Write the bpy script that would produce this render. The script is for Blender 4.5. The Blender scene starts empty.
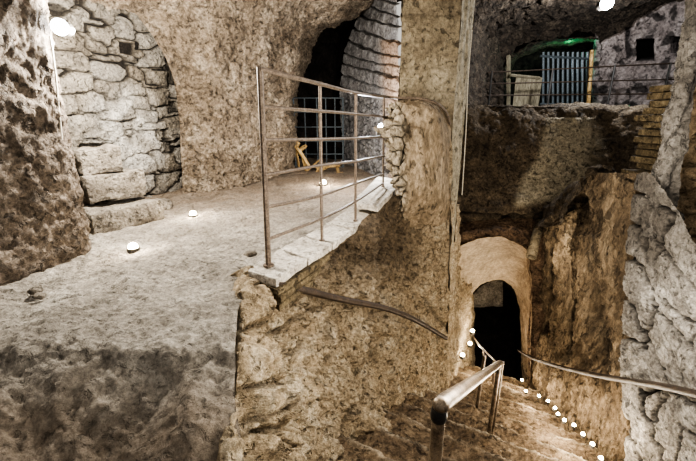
import bpy, bmesh, math, random
from mathutils import Vector, noise as N
import numpy as np
random.seed(7)
S = bpy.context.scene
COL = S.collection
F = 374.0; TH = math.radians(17.0); CT, ST = math.cos(TH), math.sin(TH)

def ray(px, py):
    u = (px-348)/F; v = (230.5-py)/F
    return Vector((u, CT+v*ST, -ST+v*CT))
def P(px, py, Y):                       # a point on the plane y = Y
    r = ray(px, py); return r*(Y/r.y)
def PZ(px, py, Z):                      # a point on the plane z = Z
    r = ray(px, py); return r*(Z/r.z)
def proj(p):
    f = p.y*CT - p.z*ST; up = p.y*ST + p.z*CT
    return 348+F*p.x/f, 230.5-F*up/f

# ------------------------------------------------------------- materials
def srgb(c):
    g_ = sum(c)/3; c = [g_+(x-g_)*.68 for x in c]
    return tuple(((x/255)/12.92 if x/255 <= .04045 else ((x/255+.055)/1.055)**2.4) for x in c)+(1,)

def rock_mat(name, dark, mid, light, scale=2.2, bump=.6, fine=26, alt=None, joint=(20,17,14), rough=.92, stretch=(1,1,1), bdist=.03, speck=.55, pits=.6):
    m = bpy.data.materials.new(name); m.use_nodes = True
    nt = m.node_tree; nt.nodes.clear(); L = nt.links.new
    def nd(t, **k):
        n = nt.nodes.new(t)
        for a, b in k.items(): setattr(n, a, b)
        return n
    out = nd('ShaderNodeOutputMaterial'); bs = nd('ShaderNodeBsdfPrincipled')
    bs.inputs['Roughness'].default_value = rough
    bs.inputs['Specular IOR Level'].default_value = .25
    L(bs.outputs[0], out.inputs[0])
    geo = nd('ShaderNodeNewGeometry'); mp = nd('ShaderNodeMapping')
    mp.inputs['Scale'].default_value = stretch
    L(geo.outputs['Position'], mp.inputs[0])
    def nz(sc, det=8, ro=.65, dist=0):
        n = nd('ShaderNodeTexNoise'); n.inputs['Scale'].default_value = sc
        n.inputs['Detail'].default_value = det; n.inputs['Roughness'].default_value = ro
        n.inputs['Distortion'].default_value = dist
        L(mp.outputs[0], n.inputs['Vector']); return n
    a = nz(scale*1.6, 12, .78, .3)
    r = nd('ShaderNodeValToRGB'); e = r.color_ramp.elements
    e[0].position = .35; e[0].color = srgb(dark); e[1].position = .67; e[1].color = srgb(light)
    k = e.new(.51); k.color = srgb(mid)
    L(a.outputs['Fac'], r.inputs[0]); col = r.outputs[0]
    if alt:
        at = nd('ShaderNodeAttribute', attribute_name='tone')
        nb = nz(scale*3, 6, .7)
        rr = nd('ShaderNodeValToRGB'); q = rr.color_ramp.elements
        q[0].position = .3; q[0].color = srgb([c*.72 for c in alt]); q[1].position = .7; q[1].color = srgb(alt)
        L(nb.outputs['Fac'], rr.inputs[0])
        mx = nd('ShaderNodeMix', data_type='RGBA'); L(at.outputs['Fac'], mx.inputs[0])
        L(col, mx.inputs[6]); L(rr.outputs[0], mx.inputs[7]); col = mx.outputs[2]
    # speckle, multiplied
    f = nz(fine*1.9, 6, .8, .2)
    mr = nd('ShaderNodeMapRange'); mr.inputs[1].default_value = .38; mr.inputs[2].default_value = .6
    mr.inputs[3].default_value = 1-speck*.75; mr.inputs[4].default_value = 1.2
    L(f.outputs['Fac'], mr.inputs[0])
    m1 = nd('ShaderNodeMix', data_type='RGBA', blend_type='MULTIPLY'); m1.inputs[0].default_value = 1
    L(col, m1.inputs[6]); L(mr.outputs[0], m1.inputs[7]); col = m1.outputs[2]
    pn = nz(fine*1.25, 3, .6, .6)
    pm = nd('ShaderNodeMapRange'); pm.inputs[1].default_value = .57; pm.inputs[2].default_value = .66
    L(pn.outputs['Fac'], pm.inputs[0])
    pk = nd('ShaderNodeMath', operation='MULTIPLY'); pk.inputs[1].default_value = pits
    L(pm.outputs[0], pk.inputs[0])
    m3 = nd('ShaderNodeMix', data_type='RGBA'); L(pk.outputs[0], m3.inputs[0])
    L(col, m3.inputs[6]); m3.inputs[7].default_value = srgb([c*.45 for c in dark]); col = m3.outputs[2]
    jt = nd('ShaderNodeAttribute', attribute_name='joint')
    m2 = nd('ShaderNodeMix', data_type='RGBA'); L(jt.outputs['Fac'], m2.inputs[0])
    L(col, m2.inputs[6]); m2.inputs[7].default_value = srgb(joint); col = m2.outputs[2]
    L(col, bs.inputs['Base Color'])
    b1 = nz(fine*.8, 12, .78, .3)
    vo = nd('ShaderNodeTexVoronoi'); vo.inputs['Scale'].default_value = fine*1.7
    L(mp.outputs[0], vo.inputs['Vector'])
    ad = nd('ShaderNodeMath', operation='MULTIPLY_ADD'); ad.inputs[1].default_value = .35
    L(vo.outputs['Distance'], ad.inputs[0]); L(b1.outputs['Fac'], ad.inputs[2])
    bp = nd('ShaderNodeBump'); bp.inputs['Strength'].default_value = min(1, bump*1.3); bp.inputs['Distance'].default_value = bdist*1.5
    sb = nd('ShaderNodeMath', operation='MULTIPLY_ADD'); sb.inputs[1].default_value = -.9*pits
    L(pm.outputs[0], sb.inputs[0]); L(ad.outputs[0], sb.inputs[2])
    L(sb.outputs[0], bp.inputs['Height']); L(bp.outputs[0], bs.inputs['Normal'])
    return m

def metal_mat(name, c1, c2, rough=.45, metallic=.6, scale=30, bump=.25):
    m = rock_mat(name, c1, [(a+b)/2 for a, b in zip(c1, c2)], c2, scale=scale, bump=bump, fine=70, rough=rough, bdist=.004, speck=.35, pits=.15)
    bs = [n for n in m.node_tree.nodes if n.type == 'BSDF_PRINCIPLED'][0]
    bs.inputs['Metallic'].default_value = metallic; bs.inputs['Specular IOR Level'].default_value = .5
    return m
def glow_mat(name, col, strength):
    m = bpy.data.materials.new(name); m.use_nodes = True; nt = m.node_tree; nt.nodes.clear()
    o = nt.nodes.new('ShaderNodeOutputMaterial'); e = nt.nodes.new('ShaderNodeEmission')
    e.inputs[0].default_value = (*col, 1); e.inputs[1].default_value = strength
    nt.links.new(e.outputs[0], o.inputs[0]); return m

M = {
 'left':   rock_mat('dark tuff', (86,72,58), (122,104,86), (158,139,118), 3.2, .9, 17, speck=.75, bdist=.05),
 'mason':  rock_mat('rubble masonry', (76,66,53), (118,105,87), (156,143,121), 2.5, .9, 24, alt=(214,206,192), joint=(38,31,24), speck=.5),
 'tan':    rock_mat('tan tuff', (104,86,66), (148,126,100), (186,166,138), 2.0, 1.0, 13, speck=.75, bdist=.06, joint=(40,30,22)),
 'floor':  rock_mat('trodden earth', (122,112,98), (156,145,129), (190,180,163), 1.6, .9, 20, pits=.35, speck=.5, bdist=.035, alt=(150,118,84)),
 'retain': rock_mat('ochre plastered rock', (164,136,98), (202,174,132), (232,212,176), 3.4, 1.0, 17, alt=(136,112,82), joint=(44,32,22), speck=.7, bdist=.05),
 'plaster':rock_mat('streaked plaster', (112,92,66), (154,130,98), (192,166,130), 3.0, .7, 16, alt=(206,190,160), stretch=(1,1,.45), speck=.55),
 'pillar': rock_mat('pillar plaster', (88,74,54), (120,104,78), (150,134,104), 2.6, .5, 13, alt=(176,162,132), joint=(40,30,20), speck=.45),
 'back':   rock_mat('dark brown rock', (60,48,36), (96,79,58), (134,112,84), 2.4, .9, 14, alt=(196,178,142), joint=(14,11,9), speck=.6, bdist=.05),
 'darkback': rock_mat('dark ceiling rock', (42,34,26), (72,59,46), (108,92,72), 2.4, .9, 14, speck=.6, bdist=.05),
 'redrock':rock_mat('reddish brown rock', (64,44,30), (108,80,56), (152,120,88), 2.4, .9, 14, speck=.6, bdist=.05),
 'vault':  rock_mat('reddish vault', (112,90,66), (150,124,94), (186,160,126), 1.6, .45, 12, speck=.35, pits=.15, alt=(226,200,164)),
 'side':   rock_mat('streaked stair wall', (84,66,46), (128,104,74), (170,144,108), 3.0, 1.0, 15, stretch=(1,1,.3), joint=(16,12,9), speck=.65, bdist=.05),
 'grey':   rock_mat('grey tuff blocks', (118,110,100), (166,157,144), (210,202,190), 3.0, 1.0, 18, alt=(112,102,90), joint=(34,27,22), speck=.6, bdist=.04),
 'warm':   rock_mat('warm masonry', (120,94,64), (176,146,106), (210,182,140), 3.0, .8, 18, speck=.6, joint=(50,38,26)),
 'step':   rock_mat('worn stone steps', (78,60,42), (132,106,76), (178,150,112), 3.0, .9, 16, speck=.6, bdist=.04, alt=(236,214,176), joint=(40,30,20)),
 'pale':   rock_mat('pale grotto rock', (112,98,94), (150,136,130), (184,170,164), 1.6, .8, 8, speck=.6, joint=(10,8,8)),
 'voussoir': rock_mat('grey voussoirs', (84,80,78), (128,124,122), (176,172,168), 3.0, .7, 16, alt=(190,150,116), joint=(30,27,25), speck=.5),
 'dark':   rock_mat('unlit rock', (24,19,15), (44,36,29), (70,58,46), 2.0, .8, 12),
 'slab':   rock_mat('coping stone', (150,138,120), (190,178,160), (222,212,196), 4, .6, 24, speck=.45),
 'stoneblock': rock_mat('loose blocks', (88,78,66), (126,114,98), (164,152,132), 3.4, .7, 22, speck=.5),
 'brick':  rock_mat('thin ochre bricks', (60,48,30), (104,86,56), (140,120,84), 5, .6, 20),
 'wood':   rock_mat('weathered wood', (120,88,44), (176,136,74), (216,180,112), 6, .4, 30, stretch=(1,1,.3), speck=.4),
 'palewood': rock_mat('pale planks', (92,84,64), (130,118,92), (156,144,116), 5, .3, 30, stretch=(1,1,.2), speck=.3),
 'rail':   metal_mat('rusty grey iron', (74,60,48), (138,116,94), .5, .45),
 'oldrail':metal_mat('brown patinated pipe', (34,25,18), (84,62,44), .5, .35, 14),
 'polish': metal_mat('worn steel pipe', (58,44,32), (168,146,116), .35, .6, 9),
 'black':  metal_mat('black coupling', (16,15,14), (44,40,36), .5, .3),
 'blue':   metal_mat('blue grey steel', (60,68,72), (104,116,122), .5, .3),
 'cable':  metal_mat('pale cable', (150,140,122), (200,190,170), .6, 0),
 'cabledark': metal_mat('dark cable', (26,22,18), (50,44,38), .6, 0),
 'housing':metal_mat('lamp housing', (40,36,32), (80,72,62), .5, .4),
 'cool': glow_mat('cool bulb', (.86,.93,1.0), 40), 'warmglow': glow_mat('warm bulb', (1.0,.84,.52), 28),
 'green': glow_mat('green bulb', (.1,.9,.45), 2.5),
}

# ------------------------------------------------------------- helpers
def tag(o, label=None, cat=None, group=None, kind=None):
    if label: o['label'] = label
    if cat: o['category'] = cat
    if group: o['group'] = group
    if kind: o['kind'] = kind
    return o
def obj(name, me, mat, parent=None):
    o = bpy.data.objects.new(name, me); COL.objects.link(o)
    if mat is not None and not me.materials: me.materials.append(mat)
    if parent: o.parent = parent; o.matrix_parent_inverse = parent.matrix_basis.inverted()
    return o
def empty(name, loc, label, cat, group=None):
    o = bpy.data.objects.new(name, None); COL.objects.link(o); o.location = loc
    o.empty_display_size = .1
    return tag(o, label, cat, group)
def struct(name, me, mat):
    o = obj(name, me, mat); o['kind'] = 'structure'; return o

def fbm(p, sc, oct=5):
    return N.fractal(Vector(p)*sc, .9, 2.1, oct)           # about -1..1
def ridge(p, sc, oct=4):
    return abs(N.fractal(Vector(p)*sc+Vector((11,7,3)), .9, 2.1, oct))

def facet(p, sc, w=.35):
    q = Vector(p)*sc
    q = q+N.noise_vector(q*1.3)*w
    c = N.voronoi(q)[1][0]; r = N.cell_vector(c*5.1)-Vector((.5,.5,.5))
    return r.x*.8+(q-c).dot(r)*1.2          # broken, tilted faces: about -.7...7
def catmull(pts, n):
    """resample control points to n by Catmull-Rom, uniform in index"""
    A = np.array(pts, float); k = len(A)
    if k == 2:
        t = np.linspace(0, 1, n)[:, None]; return A[0]*(1-t)+A[1]*t
    E = np.vstack([2*A[0]-A[1], A, 2*A[-1]-A[-2]])
    t = np.linspace(0, k-1, n); i = np.minimum(t.astype(int), k-2); f = (t-i)[:, None]
    p0, p1, p2, p3 = E[i], E[i+1], E[i+2], E[i+3]
    return .5*((2*p1)+(-p0+p2)*f+(2*p0-5*p1+4*p2-p3)*f*f+(-p0+3*p1-3*p2+p3)*f**3)

def patch_mesh(name, rows, nu, nv, hf, flip=False, linear=False):
    """rows: list of rows of Vectors.  Smooth surface through them, nu x nv, displaced along its
    normal by hf(p, u, v) -> height or (height, joint, tone)."""
    R = [catmull([tuple(p) for p in r], nu) for r in rows]
    G = np.stack([catmull([tuple(R[j][i]) for j in range(len(R))], nv) for i in range(nu)])   # nu,nv,3
    du = np.gradient(G, axis=0); dv = np.gradient(G, axis=1)
    n = np.cross(du, dv); n /= (np.linalg.norm(n, axis=2, keepdims=True)+1e-9)
    # make normals face the camera side of the patch centre
    c = G.reshape(-1, 3).mean(0); cn = n.reshape(-1, 3).mean(0)
    sgn = -1 if np.dot(cn, c) > 0 else 1
    if flip: sgn = -sgn
    n = n*sgn
    J = np.zeros((nu, nv)); T = np.zeros((nu, nv)); H = np.zeros((nu, nv))
    for i in range(nu):
        for j in range(nv):
            h = hf(Vector(G[i, j]), i/(nu-1), j/(nv-1))
            if isinstance(h, tuple): H[i, j], J[i, j], T[i, j] = h
            else: H[i, j] = h
    V = (G+n*H[..., None]).reshape(-1, 3)
    idx = np.arange(nu*nv).reshape(nu, nv)
    a, b, cc, d = idx[:-1, :-1], idx[1:, :-1], idx[1:, 1:], idx[:-1, 1:]
    Q = np.stack([a, b, cc, d] if sgn > 0 else [a, d, cc, b], -1).reshape(-1, 4)
    me = bpy.data.meshes.new(name); me.from_pydata(V.tolist(), [], Q.tolist())
    for nm, A in (('joint', J), ('tone', T)):
        at = me.attributes.new(nm, 'FLOAT', 'POINT'); at.data.foreach_set('value', np.clip(A, 0, 1).ravel())
    me.polygons.foreach_set('use_smooth', [True]*len(me.polygons)); me.update()
    return me
def patch(name, rows, nu, nv, hf, mat, **k):
    return struct(name, patch_mesh(name, rows, nu, nv, hf, **k), mat)

def hrock(amp=.06, sc=1.6, fine=.02, fsc=9, rid=0.0, rsc=3, st=(1,1,1), pits=0.0):
    st = Vector(st)
    def h(p, u, v):
        q = Vector((p.x*st.x, p.y*st.y, p.z*st.z))
        r = amp*fbm(q, sc, 4)+fine*fbm(q, fsc, 4)
        r += fine*.9*facet(q, 6)+fine*.5*facet(q, 15)
        if rid: r -= rid*max(0, 1-6*ridge(q, rsc, 3))
        jt = 0
        if pits:
            d = N.voronoi(q*7)[0][0]
            if d < .22 and N.noise(q*3) > .05: r -= pits*(1-d/.22); jt = .6*(1-d/.22)
        return r, jt, 0
    return h
def tube_bm(bm, pts, r, seg=10, cap=True):
    pts = [Vector(p) for p in pts]; rings = []
    rs = r if isinstance(r, (list, tuple)) else [r]*len(pts)
    ref = None
    for i, p in enumerate(pts):
        t = (pts[min(i+1, len(pts)-1)]-pts[max(i-1, 0)]).normalized()
        if ref is None: ref = Vector((0,0,1)) if abs(t.z) < .9 else Vector((1,0,0))
        a = t.cross(ref).normalized(); b = a.cross(t).normalized(); ref = b
        rings.append([bm.verts.new(p+(a*math.cos(2*math.pi*k/seg)+b*math.sin(2*math.pi*k/seg))*rs[i]) for k in range(seg)])
    for A, B in zip(rings, rings[1:]):
        for k in range(seg): bm.faces.new((A[k], A[(k+1)%seg], B[(k+1)%seg], B[k]))
    if cap: bm.faces.new(rings[0][::-1]); bm.faces.new(rings[-1])
def to_mesh(bm, name, smooth=True):
    bmesh.ops.recalc_face_normals(bm, faces=bm.faces)
    me = bpy.data.meshes.new(name); bm.to_mesh(me); bm.free()
    if smooth:
        me.polygons.foreach_set('use_smooth', [True]*len(me.polygons))
        me.set_sharp_from_angle(angle=math.radians(40))
    return me
def tube(name, pts, r, mat, parent=None, seg=10, sm=None):
    if sm: pts = [Vector(p) for p in catmull([tuple(p) for p in pts], sm)]
    bm = bmesh.new(); tube_bm(bm, pts, r, seg); return obj(name, to_mesh(bm, name), mat, parent)
def rough_block(name, corners, mat, parent=None, amp=.012, sc=7, cuts=7, bev=.012, seed=0):
    """8 corners: bottom ring of four then top ring of four; a chipped stone block"""
    bm = bmesh.new(); v = [bm.verts.new(c) for c in corners]
    for f in ((3,2,1,0),(4,5,6,7),(0,1,5,4),(1,2,6,5),(2,3,7,6),(3,0,4,7)): bm.faces.new([v[i] for i in f])
    bmesh.ops.bevel(bm, geom=list(bm.edges), offset=bev, segments=2, affect='EDGES', profile=.6)
    bmesh.ops.subdivide_edges(bm, edges=[e for e in bm.edges if e.calc_length() > bev*3], cuts=cuts, use_grid_fill=True)
    bmesh.ops.recalc_face_normals(bm, faces=bm.faces); bm.normal_update()
    off = Vector((seed*3.7, seed*1.3, seed*2.1))
    D = [(w, w.normal*(amp*fbm(w.co+off, sc, 4))) for w in bm.verts]
    for w, d in D: w.co += d
    return obj(name, to_mesh(bm, name), mat, parent)
def box8(c, sx, sy, sz, rz=0, tilt=0):
    R = Vector((math.cos(rz), math.sin(rz), 0)); U = Vector((-math.sin(rz), math.cos(rz), 0)); c = Vector(c)
    out = []
    for z in (0, sz):
        for a, b in ((-1,-1),(1,-1),(1,1),(-1,1)):
            out.append(c+R*(a*sx/2)+U*(b*sy/2)+Vector((0,0,z+tilt*a*sx/2)))
    return out
def lathe(name, prof, seg, mat, parent=None):
    bm = bmesh.new(); rg = []
    for r, z in prof: rg.append([bm.verts.new((r*math.cos(2*math.pi*k/seg), r*math.sin(2*math.pi*k/seg), z)) for k in range(seg)])
    for A, B in zip(rg, rg[1:]):
        for k in range(seg): bm.faces.new((A[k], A[(k+1)%seg], B[(k+1)%seg], B[k]))
    bm.faces.new(rg[0][::-1]); bm.faces.new(rg[-1])
    return obj(name, to_mesh(bm, name), mat, parent)

FZ = -.95; CZ = -.86
def seg_dist(px, py, a, b):
    ax, ay = a; bx, by = b; dx, dy = bx-ax, by-ay
    t = max(0, min(1, ((px-ax)*dx+(py-ay)*dy)/(dx*dx+dy*dy)))
    return math.hypot(px-ax-t*dx, py-ay-t*dy)
def smooth(a, b, x):
    t = max(0, min(1, (x-a)/(b-a))); return t*t*(3-2*t)

# ============================================================= the setting
# --- upper floor and the ramp that falls away towards the steps
def edge_x(y):      # right limit of the floor: the back of the retaining wall
    pts = [(-.5,-.22),(.85,-.30),(1.0,-.36),(1.2,-.44),(1.45,-.50),(1.75,-.56),(2.05,-.57),(2.6,-.3),(3.05,-.08),(3.6,.15),(4.2,.4),(5.4,.75),(8.8,.75)]
    for (a, xa), (b, xb) in zip(pts, pts[1:]):
        if y <= b: return xa+(xb-xa)*(y-a)/(b-a)
    return .75
rows = []
for y in [-.3,.3,.7,1.0,1.2,1.35,1.5,1.8,2.2,2.7,3.3,4.0,4.8,5.8,7.0,8.8]:
    ex = edge_x(y)+(.05 if y > 2.1 else -.0)+(.08 if 3.1 < y < 5 else 0)
    rows.append([Vector((ex+(-3.4-ex)*t, y, 0)) for t in (0,.2,.4,.6,.8,1)])
def hfloor(p, u, v):
    lip = 1.38+.10*N.noise(Vector((p.x*1.7, 0, 3)))+.03*N.noise(Vector((p.x*7, 0, 5)))
    z = FZ
    if p.y < lip+.03:
        z -= .035*smooth(0, .07, lip+.03-p.y)+.45*max(0, lip-p.y)
    if p.y > 5: z += 0
    a = .045 if p.y > lip else .09
    z += a*.7*fbm(p, 1.3, 3)+.018*fbm(p, 6, 4)+.006*facet(p, 9)+((.012*fbm(p, 18, 3)+.006*facet(p,20)) if p.y < 3.2 else 0)
    if p.y < lip: z += .035*fbm(p+Vector((5,0,0)), 4.2, 4)
    d = min(abs(p.x+2.0), 1)
    return z, .08*smooth(.0,.15,lip-p.y)*(.6+N.noise(p*4)), .7*smooth(2.6, 5.0, p.y)+.5*smooth(.0,.3,lip-p.y)
me = patch_mesh('floor', rows, 250, 420, lambda p,u,v: 0)
# heights set directly (the floor is a heightfield)
at = me.attributes['tone']; vals = np.zeros(len(me.vertices)); jv = np.zeros(len(me.vertices))
for i, v in enumerate(me.vertices):
    z, j_, t = hfloor(v.co.copy(), 0, 0); v.co.z = z; vals[i] = t; jv[i] = max(0, j_)
at.data.foreach_set('value', vals); me.attributes['joint'].data.foreach_set('value', jv); me.update()
struct('floor', me, M['floor'])

# --- dark rock wall on the left with its vertical corner
def vcols(cols, zs, lean=None):
    """cols: plan points (x,y);  zs: heights;  lean(z, x, y)->(x,y)"""
    out = []
    for z in zs:
        out.append([Vector((*(lean(z, x, y) if lean else (x, y)), z)) for x, y in cols])
    return out
def leanL(z, x, y):
    k = (z+1)*.035+max(0, z-.6)**2*.25
    fl = max(0, -.55-z)*.35
    return x+k*.9+fl*.4-(.0), y-fl*.5
patch('wall_left', vcols([(-3.6,-.6),(-2.9,.4),(-2.42,1.3),(-2.14,2.0),(-2.0,2.45),(-1.97,2.66),(-2.06,2.8),(-2.35,2.95),(-2.9,3.1)],
      [-1.25,-.9,-.6,-.2,.3,.8,1.2,1.7,2.2], leanL), 260, 190, hrock(.035, 1.2, .016, 16, pits=.0), M['left'], flip=False)

# --- rubble masonry inside the arched recess
def hmason(p, u, v):
    A = Vector((-2.95, 3.2, 0)); D = Vector((.65, 1.75, 0)).normalized()
    s = (p-A).dot(D); z = p.z
    w = N.noise_vector(Vector((s*3, z*3, 4))); w2 = N.noise_vector(Vector((s*12, z*12, 9)))
    k = 1.0 if z > -.15 else .8
    q = Vector(((s+.05*w.x+.008*w2.x)*3.1*k, (z+.04*w.y+.006*w2.y)*5.6*k, .5))
    dd_, pp = N.voronoi(q, distance_metric='CHEBYCHEV')
    rc = N.cell(pp[0]*7.3)
    d = (dd_[1]-dd_[0])*.12
    g = smooth(0.001, .012, d); dome = smooth(0, .05, d)
    # plastered bright patch at the foot of the recess
    pl = smooth(.62, .25, math.hypot((s-1.25)*.9, (z+.25)*.8))
    pl *= .5+.5*smooth(-.2, .25, N.noise(Vector((s*5, z*5, 2))))
    h = (.045*g+.022*dome)*(1-.6*pl)+.05*pl+.035*(rc-.5)+.018*fbm(p, 6, 4)+.012*fbm(p, 22, 3)
    return h, (1-g)*(1-.85*pl), max(pl*.9, .35*abs(rc-.3))
patch('wall_niche', vcols([(-3.05,2.93),(-2.95,3.2),(-2.5,4.4),(-2.14,5.4)], [-1.2,-.6,0,.6,1.0,1.5], lambda z,x,y: (x+max(0,z-.4)*.12, y)), 330, 380, hmason, M['mason'])

# --- tan wall right of the recess, running up into the ceiling
cl = []
colA = [(183,196,4.80),(179,120,4.80),(169,66,4.72),(136,17,4.45),(84,-1,3.9),(16,-30,3.2),(-110,-190,2.2),(-330,-420,1.35)]
colB = [(214,192,4.92),(212,120,4.92),(208,50,4.85),(200,-10,4.5),(185,-70,3.8),(150,-140,3.0),(60,-260,2.1),(-60,-500,1.3)]
colC = [(242,186,5.25),(242,115,5.25),(242,50,5.15),(248,0,4.9),(252,-60,4.1),(250,-140,3.1),(230,-260,2.2),(200,-520,1.35)]
colD = [(272,178,5.8),(272,108,5.8),(275,58,5.75),(288,10,5.5),(320,-40,4.8),(330,-130,3.5),(360,-260,2.4),(440,-520,1.5)]
colE = [(290,172,6.3),(290,108,6.3),(297,60,6.3),(313,22,6.3),(368,-6,6.0),(400,-90,4.4),(470,-230,3.0),(640,-520,1.9)]
colF = [(296,166,7.8),(297,105,7.8),(306,66,7.8),(322,34,7.6),(380,-2,7.2),(420,-80,5.4),(520,-220,3.9),(760,-520,2.4)]
rowsBL = [[P(*c[i]) for c in (colA,colB,colC,colD,colE,colF)] for i in range(8)]
def htan(p, u, v):
    h, j, t = hrock(.10, 1.5, .03, 9, rid=.03, rsc=1.5, pits=.07)(p, u, v)
    return h, j, t
patch('wall_back_left', rowsBL, 280, 330, htan, M['tan'])

# --- dark passage behind the lattice gate
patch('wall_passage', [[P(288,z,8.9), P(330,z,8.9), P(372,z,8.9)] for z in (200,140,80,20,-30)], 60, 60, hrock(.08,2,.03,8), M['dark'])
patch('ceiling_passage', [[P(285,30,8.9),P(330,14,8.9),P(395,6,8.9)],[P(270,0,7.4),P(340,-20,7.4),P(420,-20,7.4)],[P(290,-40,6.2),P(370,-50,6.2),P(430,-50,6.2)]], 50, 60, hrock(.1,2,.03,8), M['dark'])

# --- stone arch soffit and its jamb on the right of the passage
def hvous(p, u, v):
    px, py = proj(p)
    # long narrow stones, joints rising slightly to the left
    q = (py-(px-345)*.30+8*N.noise(Vector((px*.012, py*.05, 1)))+2*N.noise(Vector((px*.15, py*.15, 1)))); jt = 0; h = .02*fbm(p, 5, 4)
    if q < 96:
        k = q/12.5; f = k-math.floor(k); d = min(f, 1-f)
        g = smooth(.015, .12, d); h += .05*g+.03*(N.noise(Vector((math.floor(k)*3.3,0,0)))); jt = (1-g)*.65
        t = 0
    else:
        d = N.voronoi(Vector((p.x, p.y, p.z*1.5))*6)[0]; g = smooth(.02, .14, d[1]-d[0])
        h += .05*g; jt = (1-g)*.8; t = 0
    t = smooth(378, 392, px-(py-60)*.05)*.9 if py > 40 else 0
    return h, jt, t
patch('wall_arch', [
  [P(392,-60,6.0),P(398,-60,5.6),P(406,-60,5.2)],
  [P(374,0,7.0),P(386,0,6.2),P(402,0,5.3)],
  [P(356,28,7.6),P(377,28,6.5),P(402,28,5.3)],
  [P(346,56,7.9),P(372,56,6.6),P(402,56,5.35)],
  [P(342,95,8.1),P(370,95,6.7),P(404,95,5.35)],
  [P(344,135,8.1),P(370,135,6.7),P(406,135,5.35)],
  [P(346,172,8.1),P(370,182,6.7),P(408,192,5.3)]], 150, 260, hvous, M['voussoir'])

# --- retaining wall between the floor and the steps
C0 = [(247,266,2.08),(245,280,2.0),(243,310,1.75),(240,345,1.47),(236,400,1.2),(231,461,1.0),(224,560,.82),(216,700,.6)]
C1 = [(284,279,2.12),(281,294,2.08),(277,320,1.95),(272,355,1.75),(268,400,1.55),(264,461,1.33),(258,560,1.08),(250,700,.8)]
C2 = [(329,252,2.6),(328,275,2.6),(326,310,2.5),(322,350,2.3),(318,400,2.05),(312,461,1.72),(304,560,1.35),(296,700,1.0)]
C3 = [(362,226,3.05),(364,255,3.1),(366,290,3.0),(366,340,2.85),(362,400,2.55),(352,461,2.12),(344,560,1.75),(335,700,1.2)]
C4 = [(402,188,4.05),(403,222,3.95),(404,260,3.85),(406,320,3.65),(406,380,3.4),(398,450,2.95),(388,560,2.5),(380,700,1.5)]
C5 = [(430,165,4.15),(430,200,4.05),(429,250,4.0),(429,310,3.9),(429,370,3.78),(426,450,3.45),(420,560,3.0),(410,700,1.8)]
C6 = [(450,140,4.15),(450,190,4.1),(449,245,4.05),(448,310,4.05),(447,370,4.0),(446,450,3.8),(444,560,3.2),(440,700,2.6)]
rowsR = [[P(*C0[i])+Vector((-.16,.10,-.25))]+[P(*c[i]) for c in (C0,C1,C2,C3,C4,C5,C6)] for i in range(8)]
rowsR = [[p+Vector((-.22 if k < 4 else -.3,.12,-.16)) for k, p in enumerate(rowsR[0])]]+rowsR
cracks = [((262,340),(330,300)),((300,300),(262,372)),((330,296),(316,340)),((365,320),(380,360)),((250,388),(300,340)),((250,425),(275,380)),((330,330),(280,440)),((341,440),(352,400)),((392,230),(380,262)),((330,262),(352,250)),((447,330),(425,300))]
def hret(p, u, v):
    px, py = proj(p)
    q = Vector((p.x*.8-p.z*.6, p.y, p.z*.8+p.x*.6))          # dipping strata
    st = smooth(380, 420, px)
    qs = Vector((q.x*2.2, q.y*2.2, q.z*.8)) if st < .5 else Vector((p.x*3, p.y*3, p.z*.6))
    a = .075*(1-st)+.02
    h = a*fbm(p, 2.6, 3)+.05*(1-.6*st)*fbm(Vector((q.x*1.1, q.y, q.z*.45)), 6, 4)+.02*fbm(qs, 6, 4)
    h += .012*fbm(p, 22, 3)
    qa = Vector((q.x*1.5, q.y*1.5, q.z*.55))
    h += (1-st)*(.10*facet(qa, 2.1)+.05*facet(qa, 4.5)+.03*facet(qa, 9)+.014*facet(q, 22))+st*(.02*facet(Vector((p.x*1.5,p.y*1.5,p.z*.5)), 8)+.01*facet(p, 20))
    jt = 0
    w = 5*N.noise(Vector((px*.05, py*.05, 0)))
    for a_, b_ in cracks:
        d = seg_dist(px+w, py+w*.6, a_, b_)
        if d < 5: k = (1-d/5)**1.5; h -= .05*k; jt = max(jt, .55*k)
    # big lumps down the free left edge
    for cy, hh in ((300,24),(352,27),(408,22),(446,18)):
        e = smooth(1, .2, math.hypot((px-253)/26, (py-cy)/hh)); h += .07*e
    for cy in (325,386,432):
        e = smooth(1, 0, math.hypot((px-254)/34, (py-cy-(px-254)*-.25)/5.5)); h -= .07*e; jt = max(jt, .6*e)
    h += .03*(1-st)*abs(N.noise(q*9))
    fold = smooth(30, 0, abs(px-(440-py*.02)))*.02
    t = smooth(430, 400, px)*smooth(310, 250, py)*.5+.12
    if px < 300: t *= .2
    ed = (.3+.7*smooth(.13, .24, u))*smooth(.08,.2,v)
    return (h+fold)*ed, jt*ed, t*1.6
patch('wall_retaining', rowsR, 420, 400, hret, M['retain'])
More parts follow.
